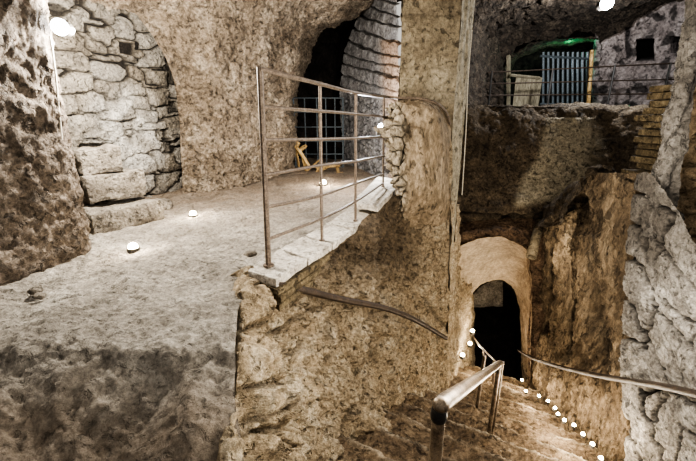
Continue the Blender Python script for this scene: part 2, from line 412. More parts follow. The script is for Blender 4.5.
# rounded plaster-covered end of the wall in front of the pillar
def hplas(p, u, v):
    px, py = proj(p); e = smooth(412, 396, px+6*N.noise(p*5))
    h = .05*e*fbm(p, 7, 4)*1.6+.012*fbm(Vector((p.x*2.5, p.y*2.5, p.z*.7)), 5, 4)+.02*fbm(p, 3, 3)
    g = 0
    if e > .2:
        d = N.voronoi(p*9)[0]; g = (1-smooth(.02, .18, d[1]-d[0]))*e; h -= .06*g-.08*e*facet(p, 5)
    d = math.hypot((px-409)/11, (py-130)/15)
    if d < 1: h -= .09*(1-d); g = max(g, .7*(1-d))
    return h, g*.8, e*.6
patch('wall_stub', [
  [P(388,112,4.5),P(400,102,4.35),P(416,99,4.3),P(436,104,4.35),P(449,120,4.5)],
  [P(386,116,4.2),P(398,104,4.0),P(416,100,3.95),P(437,106,4.0),P(450,124,4.25)],
  [P(384,140,4.05),P(397,122,3.85),P(416,116,3.82),P(437,122,3.86),P(450,145,4.15)],
  [P(386,170,3.95),P(398,160,3.8),P(417,158,3.78),P(437,160,3.83),P(450,175,4.1)],
  [P(396,200,3.95),P(402,200,3.78),P(418,200,3.8),P(437,205,3.88),P(449,215,4.1)],
  [P(402,250,4.3),P(408,250,4.3),P(420,250,4.3),P(437,250,4.3),P(449,255,4.4)]], 130, 220, hplas, M['plaster'])

# --- pillar
bm = bmesh.new()
foot = [(.53,4.2),(1.13,4.2),(1.17,4.22),(1.31,4.40),(1.36,5.0),(.53,5.0)]
bm.free()
def pil(name, cols, nu, nv, hf, mat, parent):
    rows = [[Vector((x, y, z)) for x, y in cols] for z in (-1.5,-.5,.5,1.3,2.3)]
    return obj(name, patch_mesh(name, rows, nu, nv, hf), mat, parent)
pl_ = empty('pillar', (.9,4.6,-1.4), 'tall square plastered brown pillar with a pale chamfered edge, rising behind the iron railing', 'pillar')
def hpil(p, u, v):
    h = .022*fbm(p, 2.4, 4)+.006*fbm(p, 14, 3)
    j = 0
    for k in range(-6, 12):
        d = abs(p.z+.03*N.noise(p*3)-k*.24)
        if d < .014: j = .35*(1-d/.014); h -= .008
    return h, j, .35*smooth(.0, .5, N.noise(p*1.7+Vector((3,3,0))))
pil('front_face', [(.54,4.2),(.83,4.18),(1.13,4.2)], 90, 200, hpil, M['pillar'], pl_)
pil('left_face', [(.74,5.2),(.64,4.7),(.54,4.2)], 40, 120, hpil, M['pillar'], pl_)
pil('corner_strip', [(1.13,4.2),(1.22,4.29),(1.315,4.40)], 30, 200, lambda p,u,v: (.01*fbm(Vector((p.x*3,p.y*3,p.z*.6)), 5, 4), 0, 1), M['pillar'], pl_)
pil('right_face', [(1.315,4.40),(1.37,4.8),(1.4,5.4)], 30, 120, hpil, M['pillar'], pl_)

# --- left wall of the stair tunnel, below the pillar
def hst(p, u, v): return .05*fbm(p, 2, 4)+.03*fbm(Vector((p.x*2,p.y*2,p.z*.6)), 6, 4)
patch('wall_stair_left', [[P(449,y,4.05), P(452,y+2,4.35), P(456,y+4,4.8), P(463,y+4,5.4), P(471,y+4,5.9), P(474,y+4,6.6)] for y in (200,235,262,300,340,380,430)], 120, 200, hst, M['retain'])

# --- big back wall under the terrace
def hback(p, u, v):
    px, py = proj(p)
    pl = smooth(-.05, .12, min((px-(545-(py-110)*.28))/60, (600-px)/60, (205-py)/50, (py-116)/14)+.25*N.noise(Vector((px*.03,py*.03,0))))
    h = (.06*fbm(p, 1.6, 4)+.03*fbm(p, 6, 4))*(1-.75*pl)+.02*pl
    j = 0
    d = abs(py-(214+4*math.sin(px*.04)+3*N.noise(Vector((px*.1,0,0)))))
    if d < 4: j = (1-d/4)*.8; h -= .10*(1-d/4)
    return h, j, pl*.75
patch('wall_back', [[P(px,py+dy,Y) for px, dy, Y in zip((440,475,515,555,600,660),(0,0,0,0,1,2),(y,y,y,y-.02,y-.1,y-.25))]
    for py, y in ((104,5.75),(110,5.6),(140,5.45),(180,5.3),(205,5.15),(216,5.12),(222,5.3),(228,5.6),(232,5.9))], 280, 230, hback, M['back'])

# --- rock mass over the tunnel arch
outer = [(446,420),(446,345),(445,300),(447,262),(466,244),(499,237),(527,250),(532,278),(531,320),(530,400)]
inner = [(465,425),(466,360),(466,316),(470,297),(481,283),(496,277),(511,284),(519,305),(522,345),(525,410)]
mass  = [(438,420),(438,345),(440,290),(444,240),(468,221),(501,220),(532,219),(560,226),(580,290),(580,400)]
def hmass(p, u, v):
    e = 1-.55*v
    return e*(.05*fbm(p, 2.2, 4)+.03*fbm(Vector((p.x,p.y,p.z*.4)), 6, 4))+.006*fbm(p,9,3), 0, 0
patch('wall_tunnel_front', [[P(x,y,5.25) for x,y in mass], [P((x+a)/2,(y+b)/2,5.02) for (x,y),(a,b) in zip(mass,outer)], [P(x,y,5.0) for x,y in outer],[P(x+(497-x)*.06,y+4,5.1) for x,y in outer]], 220, 90, hmass, M['redrock'])
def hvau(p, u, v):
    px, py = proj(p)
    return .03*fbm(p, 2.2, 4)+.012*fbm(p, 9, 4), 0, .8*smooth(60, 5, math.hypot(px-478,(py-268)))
mid = [((a+c)/2,(b+d)/2-3) for (a,b),(c,d) in zip(outer,inner)]
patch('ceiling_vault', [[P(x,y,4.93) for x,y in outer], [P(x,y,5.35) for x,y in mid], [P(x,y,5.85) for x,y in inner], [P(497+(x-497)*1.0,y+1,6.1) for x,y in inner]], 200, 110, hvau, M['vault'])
tun = lambda k, dy, Y: [P(497+(x-497)*k, y+dy, Y) for x,y in inner]
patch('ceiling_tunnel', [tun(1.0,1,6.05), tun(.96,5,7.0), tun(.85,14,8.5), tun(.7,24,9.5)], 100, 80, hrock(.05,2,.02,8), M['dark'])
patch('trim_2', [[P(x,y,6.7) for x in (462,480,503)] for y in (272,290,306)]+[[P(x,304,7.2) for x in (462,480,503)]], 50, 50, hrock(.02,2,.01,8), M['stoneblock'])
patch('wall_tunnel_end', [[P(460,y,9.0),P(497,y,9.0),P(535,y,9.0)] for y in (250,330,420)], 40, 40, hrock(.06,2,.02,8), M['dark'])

# --- eroded rock on the right of the steps
def vdrop(cols, zb=-4.9):
    rows = []
    tops = [P(px,py,Y) for px,py,Y,*_ in cols]
    for k in (0,.06,.2,.4,.6,.8,1):
        rows.append([Vector((t.x+c[3]*k+(0 if k > .01 else .06), t.y+c[4]*k+(0 if k > .01 else .12), t.z+(zb-t.z)*k)) for t, c in zip(tops, cols)])
    return rows
def hside(p, u, v):
    px, py = proj(p)
    q = Vector((p.x*2.4, p.y*2.4, p.z*.55))
    h = .06*fbm(q, 1.1, 3)+.05*fbm(q, 3.2, 4)+.035*fbm(p, 9, 4)
    j = 0
    for (a, b, w, dp) in (((548,292),(543,330),5,.16),((580,200),(600,380),9,.20),((575,300),(566,360),4,.06),((553,250),(549,290),3,.05)):
        d = seg_dist(px+3*N.noise(q), py, a, b)
        if d < w: k = (1-d/w); h -= dp*k; j = max(j, .75*k)
    h += .03*facet(Vector((p.x*1.4,p.y*1.4,p.z*.5)), 6)+.016*facet(p, 14)
    return h, j, 0
SW = [[(522,234,6.2),(530,226,5.5),(551,222,4.8),(568,216,4.3),(579,190,4.25),(590,175,3.6),(612,173,3.1),(634,173,2.8),(662,173,2.5)],
 [(524,260,6.2),(534,252,5.5),(552,246,4.75),(567,242,4.25),(579,215,4.2),(591,198,3.5),(612,196,3.02),(634,196,2.75),(662,196,2.5)],
 [(526,300,6.2),(535,300,5.4),(551,300,4.6),(566,300,4.1),(580,295,4.0),(592,290,3.35),(611,285,2.95),(630,285,2.75),(660,285,2.5)],
 [(527,345,6.2),(534,345,5.3),(546,350,4.45),(562,355,3.9),(577,358,3.65),(591,360,3.2),(609,360,2.88),(628,360,2.7),(660,360,2.5)],
 [(526,385,6.0),(529,388,5.1),(543,398,4.2),(560,408,3.65),(575,416,3.3),(589,424,3.0),(607,430,2.78),(628,430,2.6),(660,430,2.4)],
 [(526,400,5.9),(530,408,4.95),(545,420,4.1),(562,432,3.55),(577,445,3.2),(592,456,2.9),(607,470,2.68),(628,475,2.5),(660,475,2.3)],
 [(524,440,5.9),(530,450,4.9),(545,470,4.0),(562,490,3.4),(578,510,3.05),(592,530,2.75),(610,560,2.5),(630,560,2.4),(660,560,2.2)]]
patch('wall_stair_right', [[P(*c) for c in r] for r in SW], 330, 330, hside, M['side'])
# rough shelf on top of it, running back to the back wall
patch('wall_shelf', [[P(560,222,4.2)+Vector((0,0,-.02)),P(592,176,3.5),P(615,174,3.05),P(640,174,2.72),P(672,174,2.45)],
                     [P(560,222,4.2)+Vector((.1,.6,-.25)),P(592,176,3.5)+Vector((.4,.9,-.3)),P(615,174,3.05)+Vector((.6,1.2,-.35)),P(640,174,2.72)+Vector((.9,1.4,-.35)),P(672,174,2.45)+Vector((1.3,1.5,-.35))],
                     [P(560,222,4.2)+Vector((.3,1.5,-.6)),P(592,176,3.5)+Vector((.9,2.0,-.6)),P(615,174,3.05)+Vector((1.3,2.4,-.6)),P(640,174,2.72)+Vector((1.8,2.7,-.6)),P(672,174,2.45)+Vector((2.6,3,-.6))]], 90, 70, hrock(.08,2,.03,7), M['back'])

# --- wall of big grey blocks on the right
jl = [((628,186),(672,215)),((628,220),(660,246)),((660,246),(700,292)),((621,252),(640,266)),((640,266),(656,304)),((655,196),(643,250)),((672,215),(655,262)),
      ((655,262),(652,300)),((656,304),(640,350)),((632,310),(648,345)),((648,345),(668,385)),((652,306),(690,345)),((690,345),(700,366)),((622,292),(633,312)),
      ((640,390),(652,440)),((652,440),(664,470)),((668,385),(640,395)),((672,470),(684,425)),((684,425),(700,440)),((668,385),(700,405)),((615,330),(640,345)),
      ((688,345),(700,330)),((664,300),(700,330)),((640,220),(634,262)),((668,385),(652,420)),((624,420),(640,461))]
def hgrey(p, u, v):
    px, py = proj(p)
    w = 4*N.noise(Vector((px*.07, py*.07, 0))); w2 = 4*N.noise(Vector((px*.07, py*.07, 9)))
    h = .02*fbm(p, 2, 3)+.010*fbm(p, 9, 4)+.008*fbm(p, 24, 4)+(.03*facet(p, 3)+.009*facet(p, 10))*(.15+.85*smooth(230,340,py))+.006*facet(p, 24); j = 0
    dm = 99
    for a, b in jl: dm = min(dm, seg_dist(px+w, py+w2, a, b))
    g = smooth(2.8, .6, dm); h += .012*smooth(0, 8, dm)-.05*g; j = g*.95
    c = N.cell(Vector((px*.02, py*.02, 0)))
    t = .45*smooth(.1, .4, N.noise(Vector((px*.03, py*.02, 4))))+.8*smooth(300,220,py)
    return h, j, t
GW = [[(640,176,3.0),(639,174,2.62),(655,175,2.42),(682,216,2.15),(706,246,1.9),(770,262,1.5),(900,300,1.0)],
 [(632,200,3.0),(635,200,2.6),(653,202,2.4),(680,236,2.14),(706,262,1.88),(770,285,1.48),(900,330,.98)],
 [(628,252,3.0),(630,252,2.58),(650,255,2.36),(678,275,2.1),(706,300,1.85),(770,330,1.45),(900,390,.95)],
 [(625,310,3.0),(627,310,2.54),(648,314,2.3),(676,325,2.05),(706,350,1.8),(770,390,1.42),(900,460,.92)],
 [(624,370,3.0),(626,370,2.5),(647,376,2.26),(674,385,2.0),(706,405,1.75),(770,450,1.38),(900,540,.9)],
 [(626,430,2.9),(628,430,2.42),(648,436,2.2),(674,445,1.95),(706,470,1.7),(770,520,1.34),(900,640,.86)],
 [(632,540,2.7),(628,540,2.3),(652,545,2.1),(674,560,1.85),(706,590,1.6),(770,640,1.26),(900,780,.8)]]
patch('wall_right', [[P(*c) for c in r] for r in GW], 280, 400, hgrey, M['grey'])
# leaning grey strip above it
patch('trim_1', [[P(706,-60,2.75),P(704,-60,2.52),P(715,-60,2.42),P(734,-60,2.42)],[P(691,0,2.7),P(689,0,2.5),P(701,0,2.4),P(718,0,2.4)],[P(675,90,2.68),P(673,90,2.48),P(682,90,2.4),P(696,90,2.4)],[P(657,176,2.65),P(655,176,2.46),P(664,178,2.38),P(680,178,2.38)],[P(644,236,2.6),P(644,236,2.44),P(654,238,2.36),P(672,238,2.36)]],
      60, 200, lambda p,u,v: (.03*fbm(Vector((p.x*2,p.y*2,p.z*.8)), 5, 4)+.012*fbm(p,20,3), .3*smooth(.1,.4,N.noise(p*9)), .75+.3*N.noise(p*3)), M['grey'])
# warm masonry in the corner at the far right
def hwarm(p, u, v):
    px, py = proj(p); k = (py+(px-670)*.1+3*N.noise(Vector((px*.05,py*.05,0))))/24; f = k-math.floor(k); g = smooth(0,.12,min(f,1-f))
    return .03*g+.03*fbm(p, 7, 4), (1-g)*.5, 0
patch('wall_far_right', [[P(x,y,2.75),P(x+40,y,2.6),P(x+110,y,2.3)] for x,y in ((716,-60),(694,40),(680,120),(668,180),(662,250),(660,300),(660,350))], 70, 220, hwarm, M['warm'])

# --- terrace above the back wall, its cave and the grotto
patch('floor_terrace', [[Vector((x,y,.13)) for x in (1.2,3,5,8)] for y in (5.65,7.5,10.8)], 90, 60, hrock(.02,2,.01,8), M['back'])
patch('wall_terrace_left', [[P(430,py,5.3),P(462,py,5.6),P(474,py,6.6),P(490,py,7.8),P(503,py+2,8.6),P(508,py+2,9.6)] for py in (-80,-20,30,70,112)], 120, 150, hrock(.08,2,.03,7,rid=.04), M['darkback'])
gar = [(503,120),(503,85),(506,62),(520,48),(545,40),(572,37),(594,36),(600,44),(600,80),(600,120)]
cei = [(470,80),(472,50),(474,20),(486,0),(520,-10),(560,-14),(600,-14),(650,-6),(700,10),(740,60)]
patch('ceiling', [[P(x,y,8.7) for x,y in gar[2:8]],[P(a,b-14,8.1) for a,b in [(488,50),(510,40),(545,32),(575,28),(612,26),(660,20)]],
     [P(a,b,7.0) for a,b in [(474,30),(500,10),(545,2),(590,0),(650,-4),(710,-10)]],[P(a,b,5.4) for a,b in [(466,-40),(500,-60),(550,-70),(610,-70),(690,-70),(780,-60)]],
     [P(a,b,4.0) for a,b in [(455,-140),(500,-170),(560,-180),(640,-180),(740,-170),(860,-150)]],[P(a,b,2.2) for a,b in [(430,-400),(520,-400),(620,-400),(720,-400),(860,-400),(1100,-380)]]], 200, 170, hrock(.12,1.3,.04,5,rid=.05,rsc=1.5), M['darkback'])
def hpale(p, u, v):
    px, py = proj(p); h = .1*fbm(p, 1.2, 4)+.05*fbm(p, 4, 4); j = .75*smooth(.18,.4,N.noise(p*4.5)+.3*N.noise(p*13))
    for cx, cy, rx, ry in ((645,50,7.5,10),(676,46,8,8)):
        d = max(abs(px-cx-N.noise(p*5))/rx, abs(py-cy)/ry)
        if d < 1.15: k = smooth(1.15,.9,d); h -= .7*k; j = max(j, k)
    d = seg_dist(px+2*N.noise(p*6), py, (627,16),(629,56))
    if d < 2.5: h -= .12; j = max(j,.8)
    return h, j, 0
patch('wall_terrace_back', [[P(594,py,9.3),P(598,py,8.9),P(640,py,8.7),P(690,py,8.0),P(740,py,7.2)] for py in (-30,0,30,70,112)], 240, 210, hpale, M['pale'])
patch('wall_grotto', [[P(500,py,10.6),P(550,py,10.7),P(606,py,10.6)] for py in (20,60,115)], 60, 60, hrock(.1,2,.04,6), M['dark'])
patch('ceiling_grotto', [[P(x,y+1,8.8) for x,y in gar[1:9]],[P(550+(x-550)*.95,y+5,9.6) for x,y in gar[1:9]],[P(550+(x-550)*.95,y+9,10.6) for x,y in gar[1:9]]], 90, 50, hrock(.06,2,.03,6), M['back'])

# ============================================================= steps
D = Vector((.5,.866,0)); T = Vector((.866,-.5,0))
st = empty('staircase', tuple(D*2.5+Vector((.3,0,-3))), 'worn tan stone steps descending between rock walls into the dark tunnel', 'stairs')
tread = .365
for k in range(-2, 14):
    s0 = .75+k*tread; z = -1.41-.482*(s0+tread*.5)
    t0 = -1.25; t1 = 1.15 if s0 < 2.4 else .95
    if s0 > 3.6: t1 = .6
    jit = .05*N.noise(Vector((k*2.3,0,0)))
    skew = .035*N.noise(Vector((k*1.9,5,0)))
    if k < 0: s0 -= .1
    rws = []
    for (ds, dz) in ((-.03,-.03),(.0,-.008),(.12,0),(.25,0),(.355,-.004),(.385,-.018),(.392,-.08),(.385,-.28)):
        rws.append([D*(s0+ds+jit+skew*t)+T*t+Vector((0,0,z+dz)) for t in np.linspace(t0,t1,7)])
    def hs(p, u, v): return .012*fbm(p, 3, 3)+.012*fbm(p, 8, 4)+.008*fbm(p, 22, 3)+.014*facet(p, 7)+.010*facet(p, 16)
    hs0 = hs
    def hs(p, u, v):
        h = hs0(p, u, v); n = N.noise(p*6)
        return h, .5*smooth(.16,.02,v), max(0, 1-abs(v-.63)/.10)*(.42+.7*n)  # near edge of each tread darkened: inner-corner shade painted into the colour
    nu = 150 if k < 9 else 70
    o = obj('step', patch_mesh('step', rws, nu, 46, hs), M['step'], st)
# ground under the camera
patch('floor_landing', [[Vector((x,y,-1.62-.25*max(0,x))) for x in (-.6,0,.6,1.4,2.2)] for y in (-1.0,0,.6)], 60, 60, hrock(.03,2,.02,8), M['step'])

# ============================================================= coping slabs
def slab(pix, seed, label):
    # pix: four pixel corners on the slab's top, front-left, front-right, back-right, back-left
    tp = [PZ(x, y, z) for x, y, z in pix]
    th = .055
    lo = [Vector((p.x, p.y, p.z-th)) for p in tp]
    o = rough_block('coping_slab', lo+tp, M['slab'], amp=.010, sc=8, cuts=9, bev=.008, seed=seed)
    tag(o, label, 'slab', 'coping slabs along the top of the retaining wall')
slab([(247,270,CZ),(276,279,CZ),(307,259,CZ),(279,249,CZ)], 1, 'nearest pale coping slab, under the first railing post at the wall corner')
slab([(280,248.5,CZ),(308,258,CZ),(332,244,CZ),(304,236,CZ)], 2, 'pale coping slab under the second railing post')
slab([(305,235.5,CZ),(333,243,CZ),(352,229,CZ),(327,223,CZ)], 3, 'pale coping slab between the second and third railing posts')
slab([(328,222.5,CZ),(353,228.5,CZ),(374,210,CZ),(352,206,CZ)], 4, 'pale coping slab around the third railing post, below the raised stone')
slab([(352,202,CZ+.10),(378,206,CZ+.10),(404,181,CZ+.10),(378,176,CZ+.10)], 5, 'raised pale coping stone under the last railing post beside the rubble')
# flat tile courses below the slabs
for i, (dz, inset, ln) in enumerate(((-.055,.0,1.0),(-.10,.03,.8),(-.15,.01,.62))):
    a, b, c = PZ(247,271,CZ), PZ(277,281,CZ), PZ(330,247,CZ)
    e = b+(c-b)*ln
    tp = [a+Vector((.01+inset,0.02,dz)), b+Vector((-.0+inset*.5,.0,dz)), e+Vector((0,0,dz)), (a+(e-b))+Vector((.1,0,dz))]
    lo = [p-Vector((0,0,.038)) for p in tp]
    o = rough_block('tile_course', lo+tp, M['brick'], amp=.01, sc=9, cuts=8, bev=.005, seed=20+i)
    tag(o, ['top thin ochre tile course just under the coping slabs at the wall corner','middle thin ochre tile course under the coping at the wall corner','lowest and shortest ochre tile course under the wall corner'][i], 'tile course', 'thin tile courses under the coping')

# ============================================================= iron railing
posts = [PZ(268.5,266,CZ), PZ(322,241,CZ), PZ(355.5,221,CZ), PZ(383,187,CZ+.10)]
tops = [(260,69),(320,83),(356,92),(384,97)]
rl = empty('iron_railing', tuple(posts[0]), 'iron railing of square posts and six thin bars along the edge of the upper floor', 'railing')
def topz(b, t):
    r = ray(*t); return r.z*(b.y/r.y)
TP = [P(t[0], t[1], b.y) for b, t in zip(posts, tops)]
for i, b in enumerate(posts):
    r = .017 if i == 0 else .011
    tube('post', [b-Vector((0,0,.01)), TP[i]+Vector((0,0,.008))], r, M['rail'], rl, seg=8)
    bmx = bmesh.new(); tube_bm(bmx, [b+Vector((0,0,.001)), b+Vector((0,0,.012))], r*1.9, 10)
    obj('foot_plate', to_mesh(bmx,'foot_plate'), M['rail'], rl)
tab = [(69,84,93,97),(107,111,114,117),(140,139,138,137),(175,165,161,156),(207,195,183,174),(239,218,201,183)]
for q, ys in enumerate(tab):
    pts = []
    for b, t, y in zip(posts, TP, ys):
        z = topz(b, (320, y)); k = (z-b.z)/(t.z-b.z)
        pts.append(b.lerp(t, k)-Vector((0,.012,0)))
    if q == 0: pts += [P(402,98,4.1), P(420,98.5,3.88), P(436,103,3.9), P(446,112,4.0), P(450,124,4.1)]
    elif q < 4: pts.append(P(402,(0,121,139,155)[q],4.0))
    tube('top_rail' if q == 0 else 'bar', pts, .011 if q else .013, M['rail'], rl, seg=8, sm=30)

# ============================================================= pipe handrails
# pipe fixed along the retaining wall
pts = [P(276,283,1.93),P(300,289,2.1),P(340,299,2.42),(P(384,308,2.75)),P(415,320,3.1),P(446,338,3.7)]
hw = tube('wall_handrail', pts, [.024]*40, M['oldrail'], seg=12, sm=40)
hr = empty('wall_handrail', tuple(pts[0]), 'brown pipe handrail curving down along the ochre retaining wall', 'handrail')
hw.name = 'pipe'; hw.parent = hr; hw.matrix_parent_inverse = hr.matrix_basis.inverted()
for px, py, Y in ((300,289,2.1),(384,308,2.75)):
    a = P(px,py,Y); tube('bracket', [a-Vector((0,0,.02)), a+Vector((-.02,.08,-.06)), a+Vector((-.02,.22,-.07))], .009, M['oldrail'], hr, seg=8)
# free-standing rail in the middle of the steps
A = P(441,404,1.0); B = P(500,363,2.75)
fh = empty('stair_handrail', (A.x,A.y,-1.7), 'thick worn steel pipe handrail on posts in the middle of the steps', 'handrail')
bmx = bmesh.new(); dd = (B-A).normalized()
tube_bm(bmx, [A-dd*.028, A-dd*.022, A-dd*.008, A+dd*.02, A+(B-A)*.3, A+(B-A)*.6, B], [.010,.021,.027,.029,.027,.026,.025], 20)
obj('pipe', to_mesh(bmx,'pipe'), M['polish'], fh)
A2 = A+Vector((.0,.012,-.030))
bmx = bmesh.new()
tube_bm(bmx, [A2+Vector((0,0,.012)), A2-Vector((0,0,.01)), A2-Vector((0,0,.03)), A2-Vector((0,0,.045))], [.022,.027,.028,.024], 16)
obj('coupling', to_mesh(bmx,'coupling'), M['black'], fh)
tube('post', [A2-Vector((0,0,.03)), A2-Vector((0,0,.95))], .023, M['polish'], fh, seg=16)
for off, (bx, by) in ((0,(492,440)),(.14,(486,403))):
    t = B-dd*(.04+off*1.2) if off == 0 else B+Vector((-.09,.12,-.0))
    g = ray(bx,by); Yb = t.y+.0
    b = Vector((t.x-.01, t.y, topz(t,(bx,by))-.05))
    tube('post', [t-Vector((0,0,.01)), b], .019 if off == 0 else .015, M['polish'], fh, seg=12)
tube('post', [B-dd*.02+Vector((.035,.02,0)), Vector((B.x+.03,B.y+.02,topz(B,(497,436))))], .012, M['polish'], fh, seg=12)
# thin rail further down
dh = empty('tunnel_handrail', tuple(P(484,373,4.6)), 'thin pale handrail on slim posts at the tunnel mouth', 'handrail')
tube('pipe', [P(474,338,5.6),P(479,345,5.2),P(487,353,4.8),P(496,362,4.3)], .014, M['rail'], dh, sm=14)
tube('post', [P(483.5,350,4.9),P(483.5,374,4.9)], .012, M['rail'], dh)
tube('post', [P(494,361,4.35),P(493,384,4.35)], .014, M['rail'], dh)
# rail along the right wall
pr = [P(519,351,4.9),P(530,357,4.6),P(560,367,3.75),P(600,376,2.9),P(630,381,2.42),P(660,386,2.05),P(700,395,1.72),(P(760,410,1.4))]
rr = empty('wall_handrail', tuple(pr[0]), 'long brown pipe handrail running across the eroded right rock and the grey block wall', 'handrail')
tube('pipe', pr, [.018+.006*min(1,i/20) for i in range(50)], M['oldrail'], rr, seg=12, sm=50)
for i in (2,4,6):
    a = pr[i]; tube('bracket', [a-Vector((0,0,.02)), a+Vector((.06,.03,-.06)), a+Vector((.3,.08,-.06))], .009, M['oldrail'], rr, seg=8)

# ============================================================= lamps
def light(name, loc, power, col, r=.05, spot=None):
    d = bpy.data.lights.new(name, 'POINT'); d.energy = power; d.color = col; d.shadow_soft_size = r
    o = bpy.data.objects.new(name, d); COL.objects.link(o); o.location = loc; return o
def lamp(name, loc, r, glow, label, group=None, cat='lamp', big=False):
    loc = Vector(loc); t = empty(name, tuple(loc), label, cat, group)
    bm = bmesh.new(); bmesh.ops.create_uvsphere(bm, u_segments=14, v_segments=9, radius=r)
    b = obj('bulb', to_mesh(bm,'bulb'), M[glow]); b.parent = t; b.location = (0,0,0)
    h = lathe('housing', [(r*.5,-r*1.9),(r*1.15,-r*1.8),(r*1.3,-r*.5),(r*1.2,-r*.1),(r*1.02,-r*.2)], 16, M['housing'], None); h.parent = t
    if big: h.rotation_euler = (math.radians(90),0,0); h.scale = (.7,.7,.9)
    return t
COOL = (.93,.96,1.0); WARM = (1.0,.87,.68)
L1 = P(60,27,2.72); lamp('wall_lamp', L1, .05, 'cool', 'bright white lamp on the dark rock edge beside the arched masonry recess', big=True)
light('lamp_light', L1+Vector((.13,.26,-.05)), 260, (1,.95,.86), .06)
L2 = P(607,3,6.0); lamp('ceiling_lamp', L2, .085, 'cool', 'bright white lamp under the rock ceiling over the railed terrace', big=True)
light('lamp_light', L2+Vector((0,-.05,-.14)), 240, COOL, .06)
for (px, py), lb in zip(((133,247),(193,214),(323,183)), ('small floor lamp nearest the left rock corner, in front of the stone blocks','small floor lamp at the foot of the tan wall right of the masonry','small floor lamp before the lattice gate under the broken yellow timber')):
    p = PZ(px, py, FZ+.03); lamp('floor_lamp', p, .034 if px < 200 else .05, 'warmglow', lb, 'floor lamps of the upper passage')
    light('lamp_light', p+Vector((.02,-.03,.07)), 5 if px < 200 else 16, WARM, .03)
p = P(382,128,4.7); lamp('wall_lamp', p, .055, 'cool', 'white lamp half hidden behind the rubble end of the wall, lighting the stone arch')
light('lamp_light', p+Vector((-.12,.1,.05)), 90, COOL, .05)
def zst(s): return -1.41-.482*s
SL = [(522,380,4.85),(526,391,4.35),(539,396,4.05),(548,401,3.8),(555,408,3.5),(558,414,3.35),(564.5,420,3.15),(574,425,2.98),(583,434,2.78),(592.5,444,2.58),(601,458,2.38)]
words = ['farthest, at the tunnel mouth','second','third','fourth','fifth','sixth','seventh','eighth','ninth','tenth','nearest the camera']
for i, (px, py, Y) in enumerate(SL):
    p = P(px, py, Y-.12)
    lamp('stair_lamp', p, .013+.005*(Y/4), 'warmglow', ('warm lamp at right foot of the steps, %s' % words[i]) + ('' if i in (0,10) else ' in the row from the tunnel'), 'row of small lamps along the right side of the steps')
    if i % 2 == 0 or i > 7: light('lamp_light', p+Vector((-.09,-.05,.07)), 9, WARM, .03)
for (px, py, Y), lb in zip(((472.5,331,5.55),(470,343.5,5.3),(462.5,355,5.0)), ('small warm lamp on the left tunnel wall, uppermost and farthest of three','small warm lamp on the left tunnel wall, middle of three','small warm lamp on the left tunnel wall, lowest and nearest of three')):
    p = P(px, py, Y); lamp('tunnel_lamp', p, .032, 'warmglow', lb, 'three lamps on the left tunnel wall')
    light('lamp_light', p+Vector((.1,-.12,.03)), 7, WARM, .03)

# ============================================================= other things
# loose squared blocks at the foot of the masonry
for i, (px, py, sx, sy, sz, z0, rz, lb) in enumerate((
   (112,240,.60,.36,.24,FZ-.06,-.35,'large flat grey stone block lying on the floor at the left foot of the masonry'),
   (103,212,.50,.28,.25,FZ+.21,-.35,'grey stone block with a slanted side, middle of the three stacked by the rock corner'),
   (98,196,.34,.22,.22,FZ+.46,-.3,'squared tan stone block, topmost of the three stacked by the rock corner'))):
    c = PZ(112,231,FZ); c = Vector((-2.10+[.0,-.10,-.17][i], 3.34+[0,.10,.07][i], z0))
    o = rough_block('stone_block', box8(c, sx, sy, sz, math.atan2(1.75,.65)-.15+rz*.3, .03), M['stoneblock'], amp=.03, sc=3.2, cuts=10, bev=.03, seed=40+i)
    tag(o, lb, 'stone', 'squared blocks stacked at the foot of the masonry')
for i, (px, py, s) in enumerate(((158,206,.14),(148,212,.10),(40,296,.03),(36,291,.035),(250,254,.04))):
    c = PZ(px, py, FZ+.01); bm = bmesh.new(); bmesh.ops.create_icosphere(bm, subdivisions=4, radius=s)
    for v in bm.verts:
        v.co.z *= .6; v.co *= 1+.35*fbm(v.co+Vector((i*3,0,0)), 2.2/s*.3, 3)
    for v in bm.verts: v.co += c
    o = obj('loose_stone', to_mesh(bm,'loose_stone'), M['stoneblock'])
    tag(o, ['rounded rubble stone at the foot of the masonry by its right corner','smaller rubble stone left of the one at the masonry foot','tiny pale stone in the shade of the left rock','tiny pale stone farther from camera in the left shade','small pale stone on the floor just before the coping corner'][i], 'stone')
# iron lattice gate
g = empty('lattice_gate', tuple(P(317,168,7.3)), 'pale iron lattice gate closing the dark passage behind the railing', 'gate')
gx = [P(x,120,7.3).x for x in (294,305,317,326,335,343)]
zt = P(300,98,7.3).z; zb = P(300,168,7.3).z
for i, x in enumerate(gx): tube('gate_frame' if i in (0,5) else 'upright_bar', [(x,7.3,zb),(x,7.3,zt)], .02 if i in (0,5) else .013, M['blue'], g, seg=6)
for py in (98,112,127,141,154,167):
    z = P(300,py,7.3).z; tube('cross_bar', [(gx[0],7.28,z),(gx[-1],7.28,z)], .013, M['blue'], g, seg=6)
# broken yellow timber
t = empty('broken_timber', tuple(P(320,182,6.7)), 'broken yellow timber frame leaning before the lattice gate', 'timber')
for a, b, r in (((294,145),(310,168),.035),((298,143),(292,150),.05),((303,158),(309,184),.025),((305,181),(343,173),.028),((316,168),(340,166),.02),((322,160),(312,182),.022),((337,166),(340,184),.022),((300,150),(306,146),.035),((311,176),(330,166),.02),((296,150),(300,178),.018),((325,174),(341,183),.018),((308,170),(322,158),.015)):
    r *= 1.25; A_ = P(*a, 6.75); B_ = P(*b, 6.65); bm = bmesh.new(); tube_bm(bm, [A_, (A_+B_)/2+Vector((.01,0,.01)), B_], [r, r*.85, r*.7], 4)
    obj('plank', to_mesh(bm,'plank'), M['wood'], t)
